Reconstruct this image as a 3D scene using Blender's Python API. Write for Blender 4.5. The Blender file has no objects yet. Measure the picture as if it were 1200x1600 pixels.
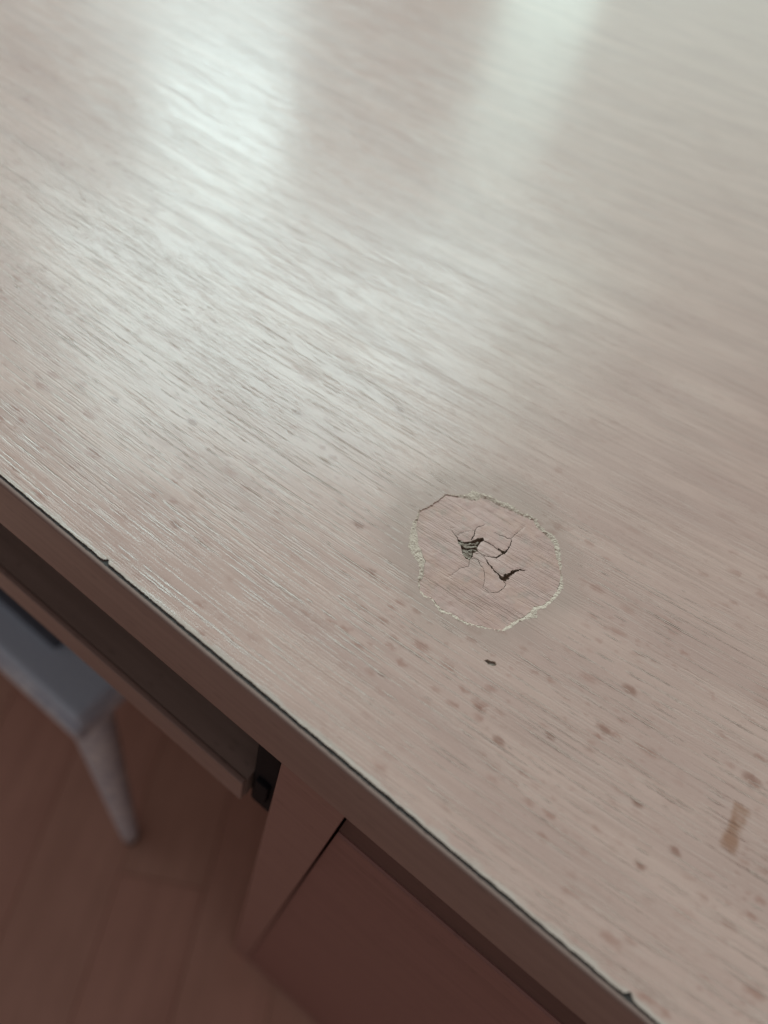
import bpy, bmesh, math, random
from mathutils import Vector, Matrix, noise as mnoise
from mathutils.geometry import delaunay_2d_cdt

random.seed(7)
sc = bpy.context.scene
col = sc.collection

# ---------------------------------------------------------------- camera
ZT = 0.745                      # height of the desk top
CAM = (0.0, -0.03766, ZT + 0.128)
cam_d = bpy.data.cameras.new('camera')
cam = bpy.data.objects.new('camera', cam_d)
col.objects.link(cam)
rot = Matrix(((0.7910, -0.5741, 0.2112), (0.5823, 0.6007, -0.5478), (0.1877, 0.5563, 0.8095)))
cam.matrix_world = Matrix.Translation(CAM) @ rot.to_4x4()
cam_d.sensor_fit = 'VERTICAL'
cam_d.sensor_height = 36.0
cam_d.sensor_width = 36.0
cam_d.lens = 24.75
cam_d.clip_start = 0.01
cam_d.clip_end = 50.0
cam_d.dof.use_dof = True
cam_d.dof.focus_distance = 0.154
cam_d.dof.aperture_fstop = 8.2
sc.camera = cam

# ---------------------------------------------------------------- world (dim light of the room) and exposure
world = bpy.data.worlds.new('World')
sc.world = world
world.use_nodes = True
bg = world.node_tree.nodes['Background']
bg.inputs['Color'].default_value = (1.0, 0.885, 0.86, 1)
bg.inputs['Strength'].default_value = 0.17
vs = sc.view_settings
vs.view_transform = 'Standard'
vs.look = 'None'
vs.exposure = 0.0
vs.gamma = 1.0
vs.use_curve_mapping = False
sc.cycles.use_denoising = True
sc.cycles.max_bounces = 8

# ---------------------------------------------------------------- the window beyond the desk: lamps, with strips added to grade its sheen
WAZ = math.radians(-40.0)
WDIST = 1.8
wfwd = Vector((math.sin(WAZ), math.cos(WAZ), 0))
wright = Vector((math.cos(WAZ), -math.sin(WAZ), 0))

def pane(name, s0, s1, z0, z1, radiance, color):
    d = bpy.data.lights.new(name, 'AREA')
    d.shape = 'RECTANGLE'
    d.size = s1 - s0
    d.size_y = z1 - z0
    d.color = color
    d.energy = radiance * math.pi * (s1 - s0) * (z1 - z0)
    o = bpy.data.objects.new(name, d)
    col.objects.link(o)
    c = wfwd * WDIST + wright * ((s0 + s1) / 2) + Vector((CAM[0], CAM[1], ZT + (z0 + z1) / 2))
    # local -Z looks back to the desk, local X is horizontal, local Y up
    zax = wfwd
    yax = Vector((0, 0, 1))
    xax = yax.cross(zax)
    m = Matrix((xax, yax, zax)).transposed().to_4x4()
    m.translation = c
    o.matrix_world = m
    return o

COOL = (0.75, 1.0, 1.0)
GREEN = (0.70, 1.0, 0.93)
pane('window_light', -0.40, 0.05, 0.02, 0.66, 1.9, COOL)
pane('window_light', -0.28, 0.05, 0.68, 1.03, 10.0, COOL)
pane('window_light', 0.49, 0.72, 0.02, 0.97, 2.5, GREEN)
pane('window_light', -0.62, 0.56, 1.06, 2.22, 9.6, COOL)
pane('window_light', 0.56, 0.80, 1.06, 2.22, 7.5, COOL)  # this and the next two: strips added to fade the glow sideways
pane('window_light', 0.80, 1.02, 1.06, 2.22, 4.5, GREEN)
pane('window_light', 1.02, 1.26, 1.06, 2.22, 2.2, GREEN)
pane('window_light', -1.20, -0.66, 0.02, 1.90, 1.6, COOL)
pane('window_light', 0.76, 1.90, 0.02, 1.04, 0.8, GREEN)  # this and the next stand in for a dim lit wall beside the window
pane('window_light', 1.28, 1.90, 1.06, 2.20, 0.7, GREEN)

# ================================================================ node helpers
class NT:
    def __init__(self, name):
        self.m = bpy.data.materials.new(name)
        self.m.use_nodes = True
        self.t = self.m.node_tree
        self.n = self.t.nodes
        self.n.clear()
        self.out = self.n.new('ShaderNodeOutputMaterial')
        self.b = self.n.new('ShaderNodeBsdfPrincipled')
        self.t.links.new(self.b.outputs[0], self.out.inputs[0])

    def put(self, sock, v):
        if isinstance(v, bpy.types.NodeSocket):
            self.t.links.new(v, sock)
        elif isinstance(v, (tuple, list)) and len(v) == 3 and sock.type == 'RGBA':
            sock.default_value = (*v, 1)
        else:
            sock.default_value = v

    def math(self, op, a, b=0.0, c=0.0):
        n = self.n.new('ShaderNodeMath')
        n.operation = op
        for s, v in zip(n.inputs, (a, b, c)):
            self.put(s, v)
        return n.outputs[0]

    def add(self, *a):
        r = a[0]
        for x in a[1:]:
            r = self.math('ADD', r, x)
        return r

    def mul(self, *a):
        r = a[0]
        for x in a[1:]:
            r = self.math('MULTIPLY', r, x)
        return r

    def sub(self, a, b):
        return self.math('SUBTRACT', a, b)

    def step(self, v, lo, hi, a=0.0, b=1.0):
        n = self.n.new('ShaderNodeMapRange')
        n.interpolation_type = 'SMOOTHSTEP'
        for k, x in (('Value', v), ('From Min', lo), ('From Max', hi), ('To Min', a), ('To Max', b)):
            self.put(n.inputs[k], x)
        return n.outputs[0]

    def vec(self, x, y, z=0.0):
        n = self.n.new('ShaderNodeCombineXYZ')
        for s, v in zip(n.inputs, (x, y, z)):
            self.put(s, v)
        return n.outputs[0]

    def coords(self):
        tc = self.n.new('ShaderNodeTexCoord')
        s = self.n.new('ShaderNodeSeparateXYZ')
        self.t.links.new(tc.outputs['Object'], s.inputs[0])
        return [self.mul(s.outputs[i], 1000.0) for i in range(3)]     # millimetres

    def noise(self, v, scale=1.0, detail=0.0, rough=0.5, dist=0.0):
        n = self.n.new('ShaderNodeTexNoise')
        n.noise_dimensions = '3D'
        self.put(n.inputs['Vector'], v)
        n.inputs['Scale'].default_value = scale
        n.inputs['Detail'].default_value = detail
        n.inputs['Roughness'].default_value = rough
        n.inputs['Distortion'].default_value = dist
        return n.outputs['Fac']

    def voronoi(self, v, rnd=1.0):
        n = self.n.new('ShaderNodeTexVoronoi')
        self.put(n.inputs['Vector'], v)
        n.inputs['Scale'].default_value = 1.0
        n.inputs['Randomness'].default_value = rnd
        s = self.n.new('ShaderNodeSeparateColor')
        self.t.links.new(n.outputs['Color'], s.inputs[0])
        return n.outputs['Distance'], s.outputs[0], s.outputs[1]

    def mix(self, f, a, b):
        n = self.n.new('ShaderNodeMix')
        n.data_type = 'RGBA'
        self.put(n.inputs[0], f)
        self.put(n.inputs[6], a)
        self.put(n.inputs[7], b)
        return n.outputs[2]

    def bump(self, h, dist=0.001, strength=1.0, normal=None):
        n = self.n.new('ShaderNodeBump')
        n.inputs['Strength'].default_value = strength
        n.inputs['Distance'].default_value = dist
        self.put(n.inputs['Height'], h)
        if normal is not None:
            self.put(n.inputs['Normal'], normal)
        return n.outputs[0]

    def done(self, color, rough, normal=None, spec=0.5):
        self.put(self.b.inputs['Base Color'], color)
        self.put(self.b.inputs['Roughness'], rough)
        self.b.inputs['Specular IOR Level'].default_value = spec
        if normal is not None:
            self.put(self.b.inputs['Normal'], normal)
        return self.m

# outlines on the desk top, mm from the camera's foot along the front edge and in from it
PATCH= [(-25.478, 63.161, 0.23), (-23.197, 64.556, 1.072), (-21.112, 65.894, 1.532), (-19.247, 66.815, 1.992), (-18.702, 68.698, 0.958), (-17.21, 69.458, 1.072), (-14.737, 69.806, 1.226), (-12.12, 70.302, 1.341), (-9.635, 71.01, 0.958), (-7.465, 71.42, 1.149), (-5.854, 71.962, 1.149), (-4.553, 70.906, 1.341), (-2.642, 70.447, 1.341), (-0.59, 70.137, 1.226), (0.979, 69.394, 1.149), (2.398, 67.605, 1.226), (3.95, 65.986, 0.958), (4.9, 65.054, 0.383), (6.317, 62.798, 0.383), (7.199, 60.698, 0.958), (7.364, 58.283, 1.072), (7.127, 55.83, 0.766), (6.545, 53.652, 0.958), (5.173, 52.152, 1.149), (5.149, 50.233, 1.341), (4.735, 48.26, 0.843), (3.695, 46.279, 0.766), (2.869, 43.979, 0.958), (2.519, 42.378, 0.306), (1.006, 41.303, 0.306), (-0.987, 40.318, 0.46), (-2.977, 39.335, 0.536), (-4.79, 38.765, 0.536), (-6.393, 38.54, 0.689), (-7.978, 38.282, 1.072), (-9.8, 37.709, 0.958), (-11.656, 38.17, 0.689), (-13.023, 38.55, 0.843), (-14.472, 38.055, 0.689), (-15.739, 38.268, 0.383), (-17.044, 39.831, 0.46), (-17.194, 41.365, 1.149), (-17.923, 42.958, 1.532), (-19.017, 44.823, 2.298), (-20.727, 46.167, 2.298), (-22.546, 47.45, 1.839), (-24.22, 49.526, 1.724), (-25.546, 50.75, 0.958), (-26.696, 53.442, 0.46), (-27.342, 55.075, 0.306), (-26.551, 57.461, 0.23), (-26.032, 59.94, 0.192)]
CAVITY= [(-16.864, 54.911), (-15.305, 55.159), (-14.117, 56.616), (-13.528, 58.21), (-12.548, 59.409), (-12.049, 58.898), (-12.376, 57.205), (-12.101, 55.917), (-11.466, 55.316), (-12.16, 54.335), (-11.709, 53.407), (-11.753, 52.033), (-12.606, 51.743), (-13.916, 52.369), (-15.081, 53.656), (-16.157, 54.02)]
CRACKS= [[(-14.227, 56.791, 0.259), (-14.582, 58.624, 0.172), (-15.054, 59.593, 0.129), (-15.124, 60.775, 0.108), (-14.121, 62.621, 0.065)], [(-16.781, 54.988, 0.215), (-17.684, 55.359, 0.129), (-19.514, 55.918, 0.043)], [(-17.466, 55.843, 0.065), (-16.407, 58.141, 0.086), (-15.105, 59.545, 0.086)], [(-12.089, 58.791, 0.129), (-9.831, 59.062, 0.151), (-7.986, 58.956, 0.194)], [(-8.442, 59.15, 0.215), (-7.459, 59.036, 0.56), (-6.758, 59.174, 0.646), (-6.586, 60.12, 0.172)], [(-6.676, 59.831, 0.259), (-6.816, 62.395, 0.151), (-7.525, 63.837, 0.129), (-7.926, 63.391, 0.129), (-9.889, 62.68, 0.129), (-11.487, 62.242, 0.065)], [(-7.533, 63.759, 0.129), (-7.315, 65.99, 0.108), (-6.801, 68.821, 0.043)], [(-6.725, 59.205, 0.172), (-6.965, 58.642, 0.172), (-7.45, 56.841, 0.302), (-8.541, 56.067, 0.129), (-9.941, 55.379, 0.129), (-11.5, 55.286, 0.151)], [(-9.66, 55.134, 0.108), (-8.445, 54.418, 0.215), (-6.342, 53.711, 0.215), (-4.739, 53.385, 0.323), (-3.518, 53.044, 0.646)], [(-4.154, 53.045, 0.431), (-3.328, 53.153, 1.077), (-3.103, 54.716, 0.819), (-2.533, 56.806, 0.474), (-1.675, 57.987, 0.323), (-0.687, 58.727, 0.065)], [(-3.283, 52.776, 0.302), (-2.469, 52.556, 0.151), (-2.228, 51.505, 0.151), (-2.415, 50.546, 0.215), (-2.928, 49.3, 0.151), (-3.867, 48.359, 0.129), (-5.532, 48.2, 0.086)], [(-11.777, 52.277, 0.172), (-11.361, 53.06, 0.151), (-10.544, 53.414, 0.151), (-9.357, 52.751, 0.151), (-7.989, 52.202, 0.108), (-6.555, 50.281, 0.108), (-6.048, 48.835, 0.086), (-5.555, 48.116, 0.065)], [(-11.828, 52.03, 0.151), (-11.126, 50.632, 0.151), (-12.26, 48.776, 0.108), (-12.982, 45.542, 0.043)], [(-9.588, 55.1, 0.086), (-10.869, 55.194, 0.086), (-12.179, 54.283, 0.108)]]
SPLINTERS= [[(-15.489, 54.129), (-14.495, 54.714), (-12.673, 56.413), (-12.277, 56.199), (-14.016, 54.374)], [(-14.867, 53.446), (-13.786, 54.01), (-12.269, 54.301), (-12.222, 53.603), (-13.968, 53.062)], [(-14.119, 52.686), (-13.313, 53.265), (-12.193, 53.227), (-12.479, 52.361), (-13.429, 52.218)], [(-16.516, 54.372), (-15.195, 54.987), (-13.538, 56.535), (-12.784, 57.863), (-12.611, 57.159), (-14.466, 55.083), (-15.69, 54.113)], [(-16.46, 54.08), (-15.588, 54.036), (-13.998, 52.293), (-12.177, 51.476), (-12.734, 51.128), (-14.293, 52.02)], [(-13.044, 52.842), (-12.198, 53.357), (-11.691, 53.089), (-12.073, 52.336)]]
GOUGE= [(3.137, 33.96), (3.61, 34.731), (4.446, 34.91), (5.138, 35.327), (5.701, 34.912), (5.224, 34.143), (4.289, 33.875)]
FLECKS= [(30.502, 49.148, 1.58), (29.738, 37.92, 1.58), (58.321, 48.882, 1.87), (50.259, 26.247, 1.29), (45.728, 19.803, 1.15), (14.014, 22.029, 1.29), (7.821, 24.866, 1.15), (-35.552, 42.217, 1.44), (-48.907, 76.931, 1.29), (-81.031, 37.771, 1.29), (-26.168, 34.499, 1.29), (-97.634, 30.337, 1.29), (-63.557, 15.711, 1.29), (-66.06, 57.561, 1.29), (21.526, 29.497, 1.15), (40.857, 29.278, 1.15)]
BAR= [(58.439, 42.298), (58.336, 33.244)]
NICKS= [(-67.016, -0.321), (52.204, 0.553), (-77.156, -0.913), (-22.549, -0.016)]


# ================================================================ materials
def grain_axes(t, x, y):
    """along / across the printed grain, mm; the grain runs with the long edge and bends slowly away from it"""
    a = t.mul(x, 0.02)
    xb = t.add(x, 85.0)
    b = t.mul(xb, xb, 0.00025)
    c = t.mul(t.add(y, -20.0), t.add(x, 60.0), 0.0009)
    v = t.sub(y, t.add(a, b, c))
    v = t.add(v, t.mul(t.sub(t.noise(t.vec(t.mul(x, 1 / 60), t.mul(v, 1 / 14))), 0.5), 1.0))
    return x, v

def laminate(name, patch=False):
    t = NT(name)
    x, y, z = t.coords()
    u, v = grain_axes(t, x, y)
    wob = t.add(t.mul(t.sub(t.noise(t.vec(t.mul(u, 0.9), t.mul(v, 0.35))), 0.5), 0.26),
                t.mul(t.sub(t.noise(t.vec(t.mul(u, 2.6), t.mul(v, 0.7), 3.0)), 0.5), 0.24))
    vj = t.add(v, wob)
    hx, hy = t.sub(x, PC[0] - 2.5), t.sub(y, PC[1] + 2.0)
    hd = t.math('SQRT', t.add(t.mul(hx, hx), t.mul(hy, hy)))
    hd = t.add(hd, t.mul(t.sub(t.noise(t.vec(t.mul(x, 1 / 9), t.mul(y, 1 / 9), 12.0), 1.0, 3.0), 0.5), 12.0))
    halo = t.step(hd, 28.0, 17.5)
    # embossed pores: long thin broken grooves in loose groups
    m1 = t.step(t.noise(t.vec(t.mul(u, 1 / 34), t.mul(v, 1 / 5.0), 7.0), 1.0, 1.0), 0.36, 0.62)
    base = t.add(t.math('MULTIPLY_ADD', m1, -0.10, 0.635), t.mul(halo, 0.0 if patch else 0.06))
    n1 = t.noise(t.vec(t.mul(u, 1 / 9.0), t.mul(vj, 1 / 0.40), 1.0), 1.0, 1.0, 0.4)
    p1 = t.step(n1, base, t.add(base, 0.12))
    n1b = t.noise(t.vec(t.mul(u, 1 / 16.0), t.mul(vj, 1 / 0.34), 81.0), 1.0, 0.0)
    p2 = t.step(n1b, t.add(base, 0.03), t.add(base, 0.14))
    pore = t.mul(t.math('MAXIMUM', p1, t.mul(p2, 0.85)), 1.0 if patch else 0.18)
    n2 = t.noise(t.vec(t.mul(u, 1 / 26), t.mul(vj, 1 / 0.26), 11.0), 1.0, 1.0)
    fine = t.mul(t.step(n2, 0.54, 0.72), t.math('MULTIPLY_ADD', m1, 0.6, 0.4))
    n3 = t.noise(t.vec(t.mul(u, 1 / 40), t.mul(v, 1 / 0.24), 23.0), 1.0, 2.0)
    grit = t.noise(t.vec(t.mul(x, 3.0), t.mul(y, 3.0), 5.0), 1.0, 3.0, 0.65)
    wave = t.noise(t.vec(t.mul(x, 1 / 26), t.mul(y, 1 / 16), 2.0), 1.0, 2.0, 0.5)
    # colour: pale beech print
    big = t.noise(t.vec(t.mul(u, 1 / 55), t.mul(v, 1 / 9), 31.0), 1.0, 3.0, 0.55)
    streak = t.noise(t.vec(t.mul(u, 1 / 45), t.mul(v, 1 / 1.3), 41.0), 1.0, 3.0, 0.6)
    if patch:
        c = t.mix(t.step(big, 0.35, 0.65), (0.644, 0.4, 0.349), (0.694, 0.444, 0.394))
    else:
        c = t.mix(t.step(big, 0.30, 0.70), (0.629, 0.401, 0.347), (0.72, 0.471, 0.404))
    c = t.mix(t.step(streak, 0.42, 0.72, 0.0, 0.38), c, (0.512, 0.316, 0.264))
    if patch:
        c = t.mix(t.step(t.noise(t.vec(t.mul(x, 1 / 6), t.mul(y, 1 / 6), 61.0), 1.0, 3.0, 0.6), 0.45, 0.68, 0.0, 0.50), c, (0.69, 0.42, 0.335))
        c = t.mix(t.step(t.noise(t.vec(t.mul(x, 1 / 4), t.mul(y, 1 / 4), 71.0), 1.0, 3.0, 0.6), 0.50, 0.72, 0.0, 0.5), c, (0.47, 0.36, 0.31))
    # beech flecks
    fw = t.mul(t.sub(t.noise(t.vec(t.mul(x, 0.7), t.mul(y, 0.7), 9.0), 1.0, 3.0, 0.6), 0.5), 1.5)
    for sx, sy, thr2, rad, amt, zz in ((4.2, 1.9, 0.50, 0.45, 0.62, 1.0), (8.0, 3.4, 0.60, 0.38, 0.68, 4.0), (2.3, 1.2, 0.50, 0.44, 0.32, 8.0)):
        d, r1, r2 = t.voronoi(t.vec(t.mul(t.add(u, fw), 1 / sx), t.mul(t.add(v, fw), 1 / sy), zz))
        on = t.mul(t.step(r1, thr2, thr2 + 0.2), t.step(t.noise(t.vec(t.mul(x, 1 / 30), t.mul(y, 1 / 22), 44.0)), 0.36, 0.60, 0.35, 1.0))
        f = t.mul(t.step(d, rad, 0.08), on, amt)
        if patch:
            f = t.mul(f, 0.35)
        f = t.mul(f, t.step(y, 125.0, 55.0, 0.25, 1.0))
        c = t.mix(f, c, (0.43, 0.20, 0.155))
    if not patch:
        for (fx, fy, fr) in FLECKS:
            du = t.mul(t.sub(t.add(x, fw), fx), 1 / (fr * 1.5))
            dv = t.mul(t.sub(t.add(y, fw), fy), 1 / (fr * 0.85))
            d = t.math('SQRT', t.add(t.mul(du, du), t.mul(dv, dv)))
            c = t.mix(t.step(d, 1.05, 0.25, 0.0, 0.75), c, (0.35, 0.165, 0.125))
        # brown bar-shaped stain crossing the grain
        bx, by = (BAR[0][0] + BAR[1][0]) / 2, (BAR[0][1] + BAR[1][1]) / 2
        dx = t.math('ABSOLUTE', t.sub(t.add(x, t.mul(fw, 0.8)), bx))
        dy = t.math('ABSOLUTE', t.sub(t.add(y, t.mul(fw, 0.8)), by))
        f = t.mul(t.step(t.add(dx, t.mul(dy, -0.10)), 1.9, 0.5), t.step(dy, 5.4, 4.2), t.step(t.noise(t.vec(t.mul(x, 0.35), t.mul(y, 0.35), 6.0), 1.0, 3.0), 0.30, 0.62, 0.55, 0.88))
        c = t.mix(f, c, (0.41, 0.195, 0.125))
        # greyish rubbed halo round the damaged spot
        c = t.mix(t.mul(halo, 0.45), c, (0.46, 0.335, 0.285))
        # paper worn pale along the front edge
        wear = t.add(y, t.mul(t.noise(t.vec(t.mul(x, 0.25), t.mul(y, 1.2), 3.0), 1.0, 3.0, 0.6), -3.0))
        c = t.mix(t.step(wear, 0.35, -0.55, 0.0, 0.5), c, (0.70, 0.62, 0.55))
    pale = t.step(t.noise(t.vec(t.mul(u, 1 / 22), t.mul(v, 1 / 2.2), 51.0), 1.0, 1.0), 0.40, 0.55)
    c = t.mix(t.mul(pore, t.math('MULTIPLY_ADD', pale, -0.30, 0.34)), c, (0.30, 0.215, 0.165))
    c = t.mix(t.mul(pore, pale, 0.10 if patch else 0.60), c, (0.78, 0.69, 0.62))  # whitened pores: groove highlights mixed into the colour
    c = t.mix(t.mul(fine, 0.14), c, (0.30, 0.22, 0.17))
    c = t.mix(t.step(grit, 0.45, 0.75, 0.0, 0.16), c, (0.34, 0.26, 0.22))
    k = 0.5 if patch else 1.0
    h = t.add(t.mul(pore, -0.10 * k), t.mul(fine, -0.018 if not patch else -0.03), t.mul(n3, -0.010), t.mul(grit, 0.006 if not patch else 0.02), t.mul(wave, 0.10))
    if patch:
        lump = t.noise(t.vec(t.mul(u, 0.22), t.mul(v, 0.5), 15.0), 1.0, 2.0)
        h = t.add(h, t.mul(lump, 0.16))
    rough = t.add(t.math('MULTIPLY_ADD', grit, 0.10, 0.28 if patch else 0.12), t.mul(pore, 0.25))
    nb = t.bump(h)
    t.put(t.b.inputs['Coat Weight'], t.mul(t.math('MULTIPLY_ADD', pore, -0.7, 1.0), t.math('MULTIPLY_ADD', halo, -0.42, 1.0), 0.42 if patch else 0.68))
    t.put(t.b.inputs['Coat Roughness'], rough)
    t.put(t.b.inputs['Coat Normal'], nb)
    return t.done(c, 0.48, nb, 0.15)

def board(name, c0, c1, rough=0.45, axis=0):
    """plain wood print for the boards below the top (soft in the picture)"""
    t = NT(name)
    p = t.coords()
    a, b, cc = [(0, 1, 2), (1, 0, 2), (2, 0, 1)][axis]
    n = t.noise(t.vec(t.mul(p[a], 1 / 60), t.mul(p[b], 1 / 3), t.mul(p[cc], 1 / 3)), 1.0, 4.0, 0.6)
    g = t.noise(t.vec(t.mul(p[0], 2.0), t.mul(p[1], 2.0), t.mul(p[2], 2.0)), 1.0, 2.0)
    c = t.mix(t.step(n, 0.3, 0.7), c0, c1)
    d, r1, _ = t.voronoi(t.vec(t.mul(p[a], 1 / 5), t.mul(p[b], 1 / 2.2), t.mul(p[cc], 1 / 2.2)))
    c = t.mix(t.mul(t.step(d, 0.4, 0.1), t.step(r1, 0.6, 0.8), 0.35), c, tuple(k * 0.6 for k in c0))
    return t.done(c, rough, t.bump(t.add(t.mul(n, 0.06), t.mul(g, 0.012))))

def plain(name, c0, c1, scale, rough, bump=0.05, detail=3.0, spec=0.5, metal=0.0):
    t = NT(name)
    x, y, z = t.coords()
    n = t.noise(t.vec(x, y, z), scale, detail, 0.6)
    t.b.inputs['Metallic'].default_value = metal
    return t.done(t.mix(t.step(n, 0.3, 0.7), c0, c1), rough, t.bump(t.mul(n, bump)), spec)

PC = (sum(p[0] for p in PATCH) / len(PATCH), sum(p[1] for p in PATCH) / len(PATCH))
M_top = laminate('beech_laminate')
M_patch = laminate('beech_laminate_cracked', True)
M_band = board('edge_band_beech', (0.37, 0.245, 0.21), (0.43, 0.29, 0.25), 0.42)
M_board = board('board_beech', (0.40, 0.22, 0.185), (0.45, 0.255, 0.22), 0.5)
M_vert = board('drawer_beech', (0.345, 0.172, 0.15), (0.395, 0.20, 0.175), 0.5)
M_traytop = board('tray_shaded_brown', (0.33, 0.235, 0.20), (0.39, 0.28, 0.24), 0.5)  # darkened so the shade below the top sits in the colour
M_gap_shade = board('gap_shade_brown', (0.15, 0.078, 0.066), (0.18, 0.094, 0.08), 0.6)  # brown that stands for the shade in the gap above the drawer
M_rim = plain('torn_paper', (0.64, 0.48, 0.39), (0.84, 0.66, 0.55), 2.2, 0.85, 0.35, 4.0, 0.2)
M_seam = plain('dark_glue', (0.035, 0.029, 0.027), (0.09, 0.074, 0.068), 1.6, 0.7, 0.2)
M_core = plain('chipboard', (0.12, 0.072, 0.048), (0.26, 0.165, 0.115), 0.9, 0.9, 0.4)
M_pore = plain('pore_highlight', (0.62, 0.43, 0.365), (0.73, 0.53, 0.455), 0.5, 0.31, 0.0, 2.0, 0.7)  # paler than the sheet: groove highlights put into the colour
M_splint = plain('wood_splinter', (0.30, 0.22, 0.17), (0.48, 0.385, 0.315), 1.8, 0.8, 0.3)
M_gouge = plain('bruised_wood', (0.20, 0.155, 0.13), (0.36, 0.29, 0.25), 1.5, 0.85, 0.3)
M_black = plain('black_metal', (0.004, 0.004, 0.007), (0.010, 0.010, 0.014), 0.1, 0.7, 0.02, 3.0, 0.2)
M_seat = plain('grey_seat', (0.62, 0.74, 0.90), (0.70, 0.82, 0.96), 0.35, 0.6, 0.1)
M_seat_shade = plain('seat_shade_slate', (0.10, 0.115, 0.15), (0.14, 0.16, 0.20), 0.4, 0.8, 0.1)  # dark tone that stands for shade on the seat
M_leg = plain('grey_leg', (0.58, 0.62, 0.72), (0.95, 0.96, 0.98), 0.06, 0.4, 0.05)
M_foot = plain('rubber_foot', (0.02, 0.02, 0.02), (0.03, 0.03, 0.03), 0.2, 0.8)

# ================================================================ mesh helpers
def link(name, me, mat=None, parent=None):
    o = bpy.data.objects.new(name, me)
    col.objects.link(o)
    if mat is not None and not me.materials:
        me.materials.append(mat)
    if parent is not None:
        o.parent = parent
    return o

def empty(name, loc=(0, 0, 0)):
    o = bpy.data.objects.new(name, None)
    o.location = loc
    o.empty_display_size = 0.05
    col.objects.link(o)
    return o

def mesh(name, verts, faces, smooth=False):
    me = bpy.data.meshes.new(name)
    me.from_pydata(verts, [], faces)
    me.update()
    if smooth:
        for p in me.polygons:
            p.use_smooth = True
    return me

def box(name, lo, hi, mat, parent=None, bevel=0.0, seg=2):
    bm = bmesh.new()
    bmesh.ops.create_cube(bm, size=1.0)
    for v in bm.verts:
        v.co = Vector([(lo[i] + hi[i]) / 2 + v.co[i] * (hi[i] - lo[i]) for i in range(3)])
    if bevel:
        bmesh.ops.bevel(bm, geom=list(bm.edges), offset=bevel, segments=seg, profile=0.6, affect='EDGES')
    me = bpy.data.meshes.new(name)
    bm.to_mesh(me)
    bm.free()
    return link(name, me, mat, parent)

def inside(p, poly):
    x, y = p
    c = False
    n = len(poly)
    for i in range(n):
        x0, y0 = poly[i]
        x1, y1 = poly[i - 1]
        if (y0 > y) != (y1 > y) and x < (x1 - x0) * (y - y0) / (y1 - y0) + x0:
            c = not c
    return c

def jag(poly, step, amp, seed, closed=True):
    """subdivide an outline and roughen it"""
    out = []
    n = len(poly)
    for i in range(n if closed else n - 1):
        a, b = Vector(poly[i][:2]), Vector(poly[(i + 1) % n][:2])
        k = max(1, int((b - a).length / step))
        for j in range(k):
            p = a.lerp(b, j / k)
            q = Vector((p.x * 1.7, p.y * 1.7, seed))
            w = Vector((mnoise.noise(q), mnoise.noise(q + Vector((9, 4, 2)))))
            q2 = Vector((p.x * 6.0, p.y * 6.0, seed + 5))
            w += 0.5 * Vector((mnoise.noise(q2), mnoise.noise(q2 + Vector((3, 8, 1)))))
            p = p + w * amp
            out.append((p.x, p.y))
    return out

def cdt(outlines, keep, extra=()):
    pts, edges = [], []
    for poly in outlines:
        s = len(pts)
        pts += [Vector(p) for p in poly]
        edges += [(s + i, s + (i + 1) % len(poly)) for i in range(len(poly))]
    pts += [Vector(p) for p in extra]
    v, e, f, *_ = delaunay_2d_cdt(pts, edges, [], 0, 1e-5)
    v = [(p.x, p.y) for p in v]
    tris = [t for t in f if keep((sum(v[i][0] for i in t) / len(t), sum(v[i][1] for i in t) / len(t)))]
    return v, tris

MM = 0.001
def slab(name, v, tris, z0, z1, mat, parent, tilt=None, wall_mat=None):
    """triangulated outline (mm) between heights z0 < z1 (mm, from the desk top)"""
    used = sorted({i for t in tris for i in t})
    idx = {i: k for k, i in enumerate(used)}
    def hz(x, y):
        return z1 + (tilt(x, y) if tilt else 0.0)
    vs_ = [(v[i][0] * MM, v[i][1] * MM, ZT + hz(*v[i]) * MM) for i in used]
    n = len(vs_)
    vs_ += [(v[i][0] * MM, v[i][1] * MM, ZT + z0 * MM) for i in used]
    fs = [tuple(idx[i] for i in t) for t in tris]
    cnt = {}
    for t in fs:
        for a, b in zip(t, t[1:] + t[:1]):
            cnt[(a, b)] = 1
    nt = len(fs)
    for (a, b) in list(cnt):
        if (b, a) not in cnt:
            fs.append((b, a, a + n, b + n))
    me = mesh(name, vs_, fs)
    me.materials.append(mat)
    if wall_mat is not None:
        me.materials.append(wall_mat)
        for p in me.polygons[nt:]:
            p.material_index = 1
    return link(name, me, None, parent)

# ================================================================ floor
floor = empty('floor', (0, 0, 0))
floor['kind'] = 'structure'
def plank_mat(k):
    t = NT('floor_plank_wood')
    p = t.coords()
    base = [((0.67, 0.38, 0.29), (0.77, 0.45, 0.35)), ((0.67, 0.39, 0.295), (0.77, 0.46, 0.355)), ((0.68, 0.375, 0.29), (0.78, 0.445, 0.345))][k]
    n = t.noise(t.vec(t.mul(p[0], 1 / 16), t.mul(p[1], 1 / 220), k * 7.0), 1.0, 4.0, 0.6)
    b = t.noise(t.vec(t.mul(p[0], 1 / 60), t.mul(p[1], 1 / 60), k * 3.0), 1.0, 2.0)
    c = t.mix(t.step(t.add(t.mul(n, 0.6), t.mul(b, 0.4)), 0.33, 0.67), *base)
    return t.done(c, t.math('MULTIPLY_ADD', n, 0.15, 0.32), t.bump(t.mul(n, 0.25)))
PM = [plank_mat(k) for k in range(3)]
pw, plen = 0.092, 0.62
plank_me = []
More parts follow.
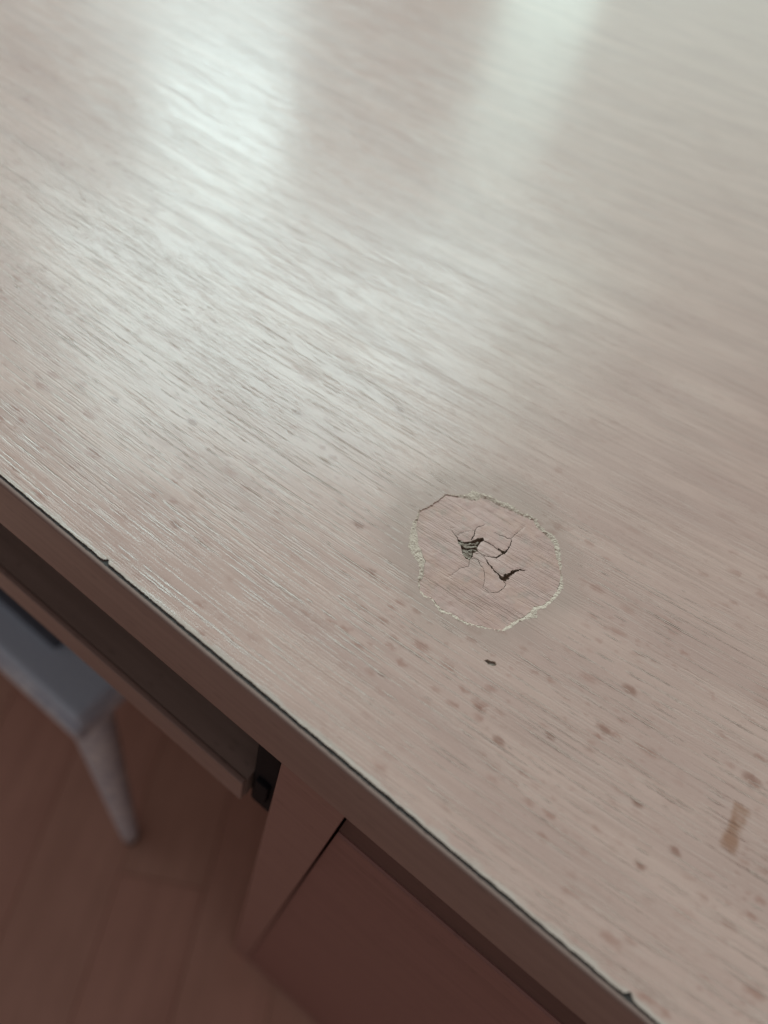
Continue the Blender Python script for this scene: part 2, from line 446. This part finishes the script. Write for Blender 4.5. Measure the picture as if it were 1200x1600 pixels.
for k in range(3):
    bm = bmesh.new()
    bmesh.ops.create_cube(bm, size=1.0)
    for v_ in bm.verts:
        v_.co = Vector((v_.co.x * (pw - 0.0005), v_.co.y * (plen - 0.0005), v_.co.z * 0.012 - 0.006))
    bmesh.ops.bevel(bm, geom=[e for e in bm.edges if min(q.co.z for q in e.verts) > -0.001], offset=0.0006, segments=1, affect='EDGES')
    me = bpy.data.meshes.new('plank')
    bm.to_mesh(me)
    bm.free()
    me.materials.append(PM[k])
    plank_me.append(me)
box('subfloor', (-3, -3, -0.03), (3, 3, -0.0125), M_core, floor)
FA = math.radians(28)
fr = Matrix.Rotation(FA, 4, 'Z')
for i in range(-9, 9):
    for j in range(-2, 3):
        o = bpy.data.objects.new('plank', random.choice(plank_me))
        col.objects.link(o)
        off = (i * 0.37 % 1.0) * plen
        o.matrix_local = Matrix.Translation((-0.12, 0.0, 0)) @ fr @ Matrix.Translation((i * pw, j * plen + off - plen / 2, random.uniform(-0.0003, 0)))
        o.parent = floor

# ================================================================ the desk
desk = empty('desk', (0, 0, 0))
desk['label'] = 'pale beech laminate desk with a cracked round damaged spot near its front edge'
desk['category'] = 'desk'

XL, XR, DEP = -700.0, 420.0, 700.0      # extent of the top, mm
TH = 25.0
# laminate sheet with the torn hole, the gouge and a ragged front edge
outer = []
inner = jag(PATCH, 0.28, 0.24, 1.0)
rim_src = []
n = len(PATCH)
for i, (x, y, w) in enumerate(PATCH):
    a, b = Vector(PATCH[i - 1][:2]), Vector(PATCH[(i + 1) % n][:2])
    t_ = (b - a).normalized()
    nrm = Vector((-t_.y, t_.x))
    if nrm.dot(Vector((x - PC[0], y - PC[1]))) < 0:
        nrm = -nrm
    w *= 0.9 + 1.0 * mnoise.noise(Vector((x * 0.35, y * 0.35, 31)))
    w = max(0.06, w)
    rim_src.append((x + nrm.x * w, y + nrm.y * w))
rim = jag(rim_src, 0.20, 0.44, 4.0)
gouge = jag(GOUGE, 0.3, 0.08, 8.0)

def front_y(x):
    """front boundary of the laminate: worn, chipped, never quite straight"""
    y = 0.62 - 0.00003 * (x + 20) ** 2
    y = max(0.38, y)
    y += 0.16 * mnoise.noise(Vector((x * 0.09, 1, 0))) + 0.16 * mnoise.noise(Vector((x * 0.5, 2, 0))) + 0.10 * mnoise.noise(Vector((x * 2.1, 3, 0)))
    for nx, na, nw in ((NICKS[0][0], 0.7, 0.45), (NICKS[1][0], 0.9, 0.6)):
        y += na * math.exp(-((x - nx) / nw) ** 2)
    return y
xs = []
x = XL
while x < XR:
    xs.append(x)
    x += 0.28 if -170 < x < 95 else 6.0
xs.append(XR)
front = [(x, front_y(x)) for x in xs]
outer = front + [(XR, DEP), (XL, DEP)]
v, tr = cdt([outer, rim, gouge], lambda p: inside(p, outer) and not inside(p, rim) and not inside(p, gouge))
sheet = slab('laminate_sheet', v, tr, -0.8, 0.0, M_top, desk, None, M_rim)
# embossed pores of the sheet: thousands of short ragged grooves with raised lips, far too many to count
def build_pores():
    pv, pf = [], []
    rr = random.Random(11)
    def slope(x, y):
        return (0.02 + 0.0005 * (x + 85) + 0.0009 * (y - 20)) / (1 - 0.0009 * (x + 60))
    def one(x, y, L, w, h, seg):
        k = max(3, int(L / seg))
        pts = []
        ph = rr.uniform(0, 100)
        for i in range(k + 1):
            if not (-0.2 < y - front_y(x) - 0.35) or x > 140:
                break
            d2 = ((x - PC[0]) / 1.03) ** 2 + (y - PC[1]) ** 2
            if d2 < 330 or (x - 4.4) ** 2 + (y - 34.5) ** 2 < 4:
                break
            jx = 0.10 * mnoise.noise(Vector((x * 0.8, ph, 0))) + 0.07 * mnoise.noise(Vector((x * 2.4, ph, 4)))
            pts.append((x, y + jx))
            x += seg
            y += seg * slope(x, y)
        k = len(pts) - 1
        if k < 3:
            return
        for i, (px, py) in enumerate(pts):
            f = min(1.0, 3.0 * i / k, 3.0 * (k - i) / k)
            f *= 0.75 + 0.6 * mnoise.noise(Vector((px * 0.9, ph, 9)))
            f = max(0.02, f)
            ww, hh = w * (0.35 + 0.65 * f), h * f
            b = len(pv)
            for q, z in ((0.28, 0.9), (0.06, 0.05), (-0.52, 1.0)):
                pv.append((px * MM, (py + q * ww) * MM, ZT + (z * hh + 0.002) * MM))
            if i:
                a = b - 3
                pf.extend(((a + m, b + m, b + m + 1, a + m + 1) for m in range(2)))
    def dens(x, y):
        v_ = y - (0.02 * x + 0.00025 * (x + 85) ** 2 + 0.0009 * (y - 20) * (x + 60))
        return min(1.0, max(0.08, 0.50 + 1.1 * mnoise.noise(Vector((x / 45, v_ / 6, 3))) + 0.5 * mnoise.noise(Vector((x / 22, v_ / 2.2, 13)))))
    # the pores sit on lanes that follow the grain, so neighbours run side by side and never cross
    far = []
    y0 = -45.0
    while y0 < 330.0:
        y0 += rr.uniform(0.55, 1.25) if y0 < 120 else rr.uniform(1.3, 3.0)
        x, y = -240.0 - rr.uniform(0, 30), y0
        todo = 0.0
        while x < 125.0:
            if todo <= 0:
                d = dens(x, y)
                s_ = rr.random()
                near = y < 80
                L = min(42.0, rr.lognormvariate(2.0, 0.7)) * (1.0 if near else 1.7)
                if 0 < y < 330:
                    k_ = (1.0 if x < 0 else 1.1) * (1.0 if y < 30 else 1.0 - 0.3 * (y - 30) / 50)
                    if near:
                        one(x, y, L, rr.uniform(0.19, 0.30) + 0.20 * s_ ** 3, (rr.uniform(0.014, 0.036) + 0.066 * s_ ** 2) * k_, 0.45)
                    else:
                        far.append((x, y, L, rr.uniform(0.20, 0.30), rr.uniform(0.009, 0.026), 0.9))
                todo = L + rr.lognormvariate(1.5, 0.8) * (0.35 + 1.6 * (1 - d) ** 1.5)
            x += 0.5
            todo -= 0.5
            y += 0.5 * slope(x, y)
    near_n = len(pf)
    for a_ in far:
        one(*a_)
    me = mesh('pore_relief', pv, pf)
    me.materials.append(M_pore)
    me.materials.append(M_top)
    me.polygons.foreach_set('material_index', [0 if q < near_n and not (0.054 < pv[pf[q][0]][0] < 0.063 and 0.031 < pv[pf[q][0]][1] < 0.045) else 1 for q in range(len(pf))])
    return me
pores = link('pore_relief', build_pores(), None, sheet)
pores['kind'] = 'stuff'
# core board with pockets left out under the damage (the pockets are closed by the patch floor below)
box('core_board', (XL * MM, 0.0003, ZT - TH * MM), (XR * MM, DEP * MM, ZT - 0.0030), M_core, desk)
# dark glue line between the sheet and the edge band
sv, sf = [], []
for k, (x, y) in enumerate(front):
    zz = -0.28 + 0.12 * mnoise.noise(Vector((x * 0.8, 5, 0)))
    sv += [(x * MM, (y + 2.0) * MM, ZT + (zz - 0.6) * MM), (x * MM, (y + 0.02) * MM, ZT + zz * MM), (x * MM, -0.02 * MM, ZT + (zz - 0.10) * MM), (x * MM, -0.02 * MM, ZT - 3.2 * MM)]
    if k:
        a, b = (k - 1) * 4, k * 4
        sf += [(a, b, b + 1, a + 1), (a + 1, b + 1, b + 2, a + 2), (a + 2, b + 2, b + 3, a + 3)]
link('glue_line', mesh('glue_line', sv, sf), M_seam, desk)
# edge band: rounded strip glued on the front
prof = [(0.0, -TH), (-0.75, -TH), (-0.95, -TH + 0.3), (-1.0, -TH + 1.0), (-1.0, -1.35), (-0.93, -0.85), (-0.72, -0.52), (-0.42, -0.38), (0.0, -0.36)]
ex = [XL] + [x for x in xs[1:-1]][::3] + [XR]
bv, bf = [], []
for k, x in enumerate(ex):
    j = 0.10 * mnoise.noise(Vector((x * 0.03, 11, 0)))
    c_ = 0.09 * mnoise.noise(Vector((x * 0.7, 12, 0)))
    for m_, (py, pz) in enumerate(prof):
        top_ = pz > -2
        bv.append((x * MM, (py + j - (0.0 if m_ not in (0, 8) else j)) * MM, ZT + (pz + (c_ if top_ else 0)) * MM))
    if k:
        a, b = (k - 1) * 9, k * 9
        for m_ in range(8):
            bf.append((a + m_, a + m_ + 1, b + m_ + 1, b + m_))
link('edge_band', mesh('edge_band', bv, bf, True), M_band, desk)

# ---- the damaged spot
pocket = [(PC[0] + (x - PC[0]) * 1.12, PC[1] + (y - PC[1]) * 1.12) for x, y in rim_src]
v, tr = cdt([pocket], lambda p: inside(p, pocket), [(PC[0] + random.uniform(-20, 20), PC[1] + random.uniform(-15, 15)) for _ in range(500)])
tr = [t for t in tr]
spot = slab('damaged_spot', v, tr, -2.9, -1.05, M_core, desk, lambda x, y: 0.35 * mnoise.noise(Vector((x * 0.9, y * 0.9, 3))))
# torn paper rim sloping from the sheet down to the cracked disc
N_ = 460
def resample(poly, n_):
    P = [Vector(p[:2]) for p in poly]
    P.append(P[0])
    L = [0.0]
    for a, b in zip(P, P[1:]):
        L.append(L[-1] + (b - a).length)
    out, k = [], 0
    for i in range(n_):
        s = L[-1] * i / n_
        while L[k + 1] < s:
            k += 1
        f = (s - L[k]) / max(1e-9, L[k + 1] - L[k])
        out.append(P[k].lerp(P[k + 1], f))
    return out
# build the rim as a triangulated ring between the two outlines, with inner points for relief
ring_pts = []
for i in range(2600):
    a = random.uniform(0, 2 * math.pi)
    r_ = random.uniform(10, 22)
    p = (PC[0] + math.cos(a) * r_, PC[1] + math.sin(a) * r_)
    if inside(p, rim) and not inside(p, inner):
        ring_pts.append(p)
v, tr = cdt([rim, inner], lambda p: inside(p, rim) and not inside(p, inner), ring_pts)
def edge_d(p, poly):
    return min((p[0] - q[0]) ** 2 + (p[1] - q[1]) ** 2 for q in poly) ** 0.5
def rim_h(x, y):
    do = edge_d((x, y), rim)
    di = edge_d((x, y), inner)
    f = do / max(1e-6, do + di)
    return 0.02 + 0.15 * math.sin(math.pi * f) - 0.26 * f + (0.13 * mnoise.noise(Vector((x * 1.5, y * 1.5, 8))) + 0.07 * mnoise.noise(Vector((x * 4, y * 4, 9)))) * (0.3 + min(1, 3 * f))
slab('torn_rim', v, tr, -1.7, 0.0, M_rim, spot, rim_h)
# cracked disc: cut along the cracks, every separate piece becomes a flake of its own
disc = []
for x, y in inner:
    g_ = 1.004 - 0.014 * max(0.0, 0.15 + mnoise.noise(Vector((x * 0.22, y * 0.22, 17))) + 0.5 * mnoise.noise(Vector((x * 0.9, y * 0.9, 18))))
    disc.append((PC[0] + (x - PC[0]) * g_, PC[1] + (y - PC[1]) * g_))
def crack_poly(c, seed):
    pts = []
    for i in range(len(c) - 1):
        a, b = c[i], c[i + 1]
        L = math.hypot(b[0] - a[0], b[1] - a[1])
        k = max(1, int(L / 0.16))
        for j in range(k + (1 if i == len(c) - 2 else 0)):
            f = j / k
            px, py, w = (a[m] + (b[m] - a[m]) * f for m in range(3))
            px += 0.10 * mnoise.noise(Vector((px * 2, py * 2, seed))) + 0.19 * mnoise.noise(Vector((px * 4.5, py * 4.5, seed + 1)))
            py += 0.10 * mnoise.noise(Vector((px * 2, py * 2, seed + 7))) + 0.19 * mnoise.noise(Vector((px * 4.5, py * 4.5, seed + 8)))
            w *= 1.2 * (1 + 0.9 * mnoise.noise(Vector((px * 3, py * 3, seed + 3))))
            pts.append((px, py, w + 0.012))
    l, r = [], []
    for i, (px, py, w) in enumerate(pts):
        a = pts[max(0, i - 1)]
        b = pts[min(len(pts) - 1, i + 1)]
        d = Vector((b[0] - a[0], b[1] - a[1])).normalized()
        l.append((px - d.y * w / 2, py + d.x * w / 2))
        r.append((px + d.y * w / 2, py - d.x * w / 2))
    return l + r[::-1]
cavity = jag(CAVITY, 0.3, 0.14, 2.0)
slits = [crack_poly([(p[0], p[1], p[2] * (0.55 if i in (2, 6, 10, 11, 12) else 0.95)) for p in c], 2.3 * i) for i, c in enumerate(CRACKS)]
fill = []
for i in range(3500):
    p = (PC[0] + random.uniform(-22, 22), PC[1] + random.uniform(-22, 22))
    if inside(p, disc):
        fill.append(p)
v, tr = cdt([disc, cavity] + slits, lambda p: inside(p, disc) and not inside(p, cavity) and not any(inside(p, s) for s in slits), fill)
par = list(range(len(tr)))
def find(a):
    while par[a] != a:
        par[a] = par[par[a]]
        a = par[a]
    return a
em = {}
for i, t in enumerate(tr):
    for a, b in zip(t, t[1:] + t[:1]):
        k = (min(a, b), max(a, b))
        if k in em:
            par[find(i)] = find(em[k])
        else:
            em[k] = i
comp = {}
for i in range(len(tr)):
    comp.setdefault(find(i), []).append(tr[i])
def area(ts):
    return sum(abs((v[t[1]][0] - v[t[0]][0]) * (v[t[2]][1] - v[t[0]][1]) - (v[t[2]][0] - v[t[0]][0]) * (v[t[1]][1] - v[t[0]][1])) / 2 for t in ts)
crack_pts = [p for s in slits for p in s[::2]] + cavity
for k, ts in enumerate(sorted(comp.values(), key=area, reverse=True)):
    ar = area(ts)
    if ar < 0.12:
        continue
    ids = {i for t in ts for i in t}
    cx = sum(v[i][0] for i in ids) / len(ids)
    cy = sum(v[i][1] for i in ids) / len(ids)
    ga, gb, dz = ((0, 0, 0) if ar > 150 else (random.uniform(-0.06, 0.06), random.uniform(-0.06, 0.06), random.uniform(-0.12, 0.10)))
    tl = lambda x, y, ga=ga, gb=gb, dz=dz, cx=cx, cy=cy: (0.22 * math.exp(-((x - PC[0]) ** 2 + (y - PC[1]) ** 2) / 60.0) + 0.10 * mnoise.noise(Vector((x * 0.25, y * 0.25, 1)))
        + dz + ga * (x - cx) + gb * (y - cy) + 0.04 * mnoise.noise(Vector((x * 0.8, y * 0.8, 2))))
    # edges of the cracks curl down a little
    def curl(x, y, tl=tl):
        d = min((x - q[0]) ** 2 + (y - q[1]) ** 2 for q in crack_pts) ** 0.5
        return tl(x, y) - 0.05 * math.exp(-(d / 0.25) ** 2)
    slab('flake', v, ts, -1.35, -0.20, M_patch, spot, curl, M_splint)
# splinters in the open hole
for k, s in enumerate(SPLINTERS):
    s2 = jag(s, 0.18, 0.22, 20.0 + k)
    v2, t2 = cdt([s2], lambda p, s2=s2: inside(p, s2))
    slab('splinter', v2, t2, -1.9, -0.30 - 0.25 * ((k * 7) % 4) / 3, M_splint, spot, lambda x, y, k=k: 0.35 * mnoise.noise(Vector((x * 1.4, y * 1.4, k))))
for k in range(12):
    c_ = random.choice(CAVITY)
    ccx, ccy = sum(p[0] for p in CAVITY) / len(CAVITY), sum(p[1] for p in CAVITY) / len(CAVITY)
    f = random.uniform(0.2, 0.85)
    px, py = ccx + (c_[0] - ccx) * f, ccy + (c_[1] - ccy) * f
    L, W, an = random.uniform(0.35, 1.0), random.uniform(0.08, 0.18), random.gauss(0.5, 0.5)
    ca, sa = math.cos(an), math.sin(an)
    poly = [(px + a * L * ca - b * W * sa, py + a * L * sa + b * W * ca) for a, b in ((-1, -0.2), (-0.3, -1), (0.5, -0.8), (1, 0.1), (0.4, 0.9), (-0.5, 1))]
    v2, t2 = cdt([poly], lambda p, poly=poly: inside(p, poly))
    zt_ = random.uniform(-0.75, -0.15)
    slab('splinter', v2, t2, zt_ - 0.15, zt_, M_splint, spot, lambda x, y, px=px, py=py, k=k: 0.25 * math.sin(k) * (x - px))
# gouge floor
g2 = [(4.4 + (x - 4.4) * 1.3, 34.5 + (y - 34.5) * 1.3) for x, y in GOUGE]
v2, t2 = cdt([g2], lambda p: inside(p, g2), [(4.4 + random.uniform(-1, 1), 34.5 + random.uniform(-.5, .5)) for _ in range(30)])
slab('gouge', v2, t2, -1.4, -0.42, M_gouge, desk, lambda x, y: 0.3 * mnoise.noise(Vector((x * 1.5, y * 1.5, 6))))

# ---- boards below the top
PX0, PX1 = -0.0183, -0.0010
zb = ZT - TH * MM - 0.0002
box('side_panel', (PX0, -0.0006, 0.0), (PX1, 0.60, zb), M_board, desk, 0.0006)
box('side_panel', (-0.62, 0.0, 0.0), (-0.602, 0.60, zb), M_board, desk, 0.0006)
box('side_panel', (0.382, 0.0, 0.0), (0.40, 0.60, zb), M_board, desk, 0.0006)
tray = box('keyboard_tray', (-0.592, 0.001, ZT - 0.0885), (-0.0275, 0.32, ZT - 0.0700), M_traytop, desk)
box('tray_edge_band', (-0.5918, -0.0008, ZT - 0.0883), (-0.0277, 0.0009, ZT - 0.0699), M_band, tray, 0.0004)
for sx in (-1, 1):
    x0, x1 = ((-0.0270, -0.0188) if sx > 0 else (-0.6015, -0.5925))
    sl_ = box('drawer_slide', (x0, 0.0025, ZT - 0.094), (x1, 0.34, ZT - 0.027), M_black, desk, 0.0012)
    box('slide_rail', (x0 + 0.002, 0.001, ZT - 0.080), (x1 - 0.002, 0.006, ZT - 0.064), M_black, sl_, 0.0006)
def drawer_front(z0, z1):
    """front board below the strip coloured as the shaded gap"""
    x0, x1, y0, y1 = -0.0003, 0.3815, 0.0014, 0.018
    p = [(y0, z0), (y0, z1 - 0.0006), (y0 + 0.0005, z1), (y1, z1), (y1, z0)]
    vv = [(x, a, b) for x in (x0, x1) for a, b in p]
    k = len(p)
    ff = [tuple(range(k))[::-1], tuple(range(k, 2 * k))] + [(i, (i + 1) % k, k + (i + 1) % k, k + i) for i in range(k)]
    o = link('drawer_front', mesh('drawer_front', vv, ff), M_vert, desk)
    return o
box('gap_shade_strip', (-0.0004, 0.0022, ZT - 0.0510), (0.3815, 0.012, zb - 0.0004), M_gap_shade, desk)  # added strip: shade of the gap over the drawer put into its colour
drawer_front(0.012, ZT - 0.0512)
box('cabinet_back', (0.0, 0.58, 0.0), (0.381, 0.595, zb), M_board, desk)
box('light_block_panel', (-0.6018, 0.58, 0.0), (-0.0185, 0.595, zb), M_board, desk)  # added, unseen: keeps window light off the floor below the desk
box('drawer_box', (0.012, 0.0205, ZT - 0.24), (0.370, 0.45, ZT - 0.115), M_board, desk)
box('plinth', (0.0, 0.03, 0.0), (0.381, 0.045, 0.011), M_board, desk)

# ================================================================ stool under the desk
stool = empty('stool', (-0.374, 0.21, 0.0))
stool['label'] = 'pale grey stool with a tapered leg, half hidden below the desk tray'
stool['category'] = 'stool'
SX0, SX1, SY0, SY1, SZ = -0.200, 0.200, -0.196, 0.190, 0.400
box('seat', (SX0, SY0, SZ - 0.018), (SX1, SY1, SZ), M_seat, stool, 0.005, 3)
box('seat_shade_slab', (SX0 + 0.01, SY0 + 0.022, SZ + 0.0002), (SX1 - 0.045, SY1 - 0.01, SZ + 0.008), M_seat_shade, stool, 0.003)  # added slab, its dark colour paints the shade on the seat under the desk
box('seat_frame', (SX0 - 0.001, SY0 - 0.005, SZ - 0.040), (SX1 + 0.001, SY1 + 0.004, SZ - 0.0185), M_leg, stool, 0.004)
prof_l = [(0.0, 0.0165), (0.006, 0.017), (0.02, 0.016), (0.318, 0.0095), (0.345, 0.0088)]
def leg_mesh(dx, dy):
    """round tapered leg, splayed so that its foot stands dx, dy away from its head"""
    bm = bmesh.new()
    seg = 20
    rings = []
    for h, r_ in prof_l:
        f = h / 0.345
        rings.append([bm.verts.new((dx * f + r_ * math.cos(2 * math.pi * s / seg), dy * f + r_ * math.sin(2 * math.pi * s / seg), 0.352 - h)) for s in range(seg)])
    for a, b in zip(rings, rings[1:]):
        for s in range(seg):
            bm.faces.new((a[s], b[s], b[(s + 1) % seg], a[(s + 1) % seg]))
    bm.faces.new(rings[0])
    bm.faces.new(rings[-1][::-1])
    bmesh.ops.recalc_face_normals(bm, faces=bm.faces)
    me = bpy.data.meshes.new('leg')
    bm.to_mesh(me)
    bm.free()
    for p in me.polygons:
        p.use_smooth = True
    return me
for sx, lx in ((1, SX1 - 0.020), (-1, SX0 + 0.020)):
    for sy, ly in ((-1, SY0 + 0.018), (1, SY1 - 0.018)):
        dx, dy = 0.017 * sx, 0.022 * sy
        l = link('leg', leg_mesh(dx, dy), M_leg, stool)
        l.location = (lx, ly, 0.0075)
        box('mounting_plate', (-0.016, -0.016, 0.352), (0.016, 0.016, 0.3523), M_black, l)
        box('foot', (dx - 0.0075, dy - 0.0075, -0.0073), (dx + 0.0075, dy + 0.0075, 0.0070), M_foot, l, 0.003)
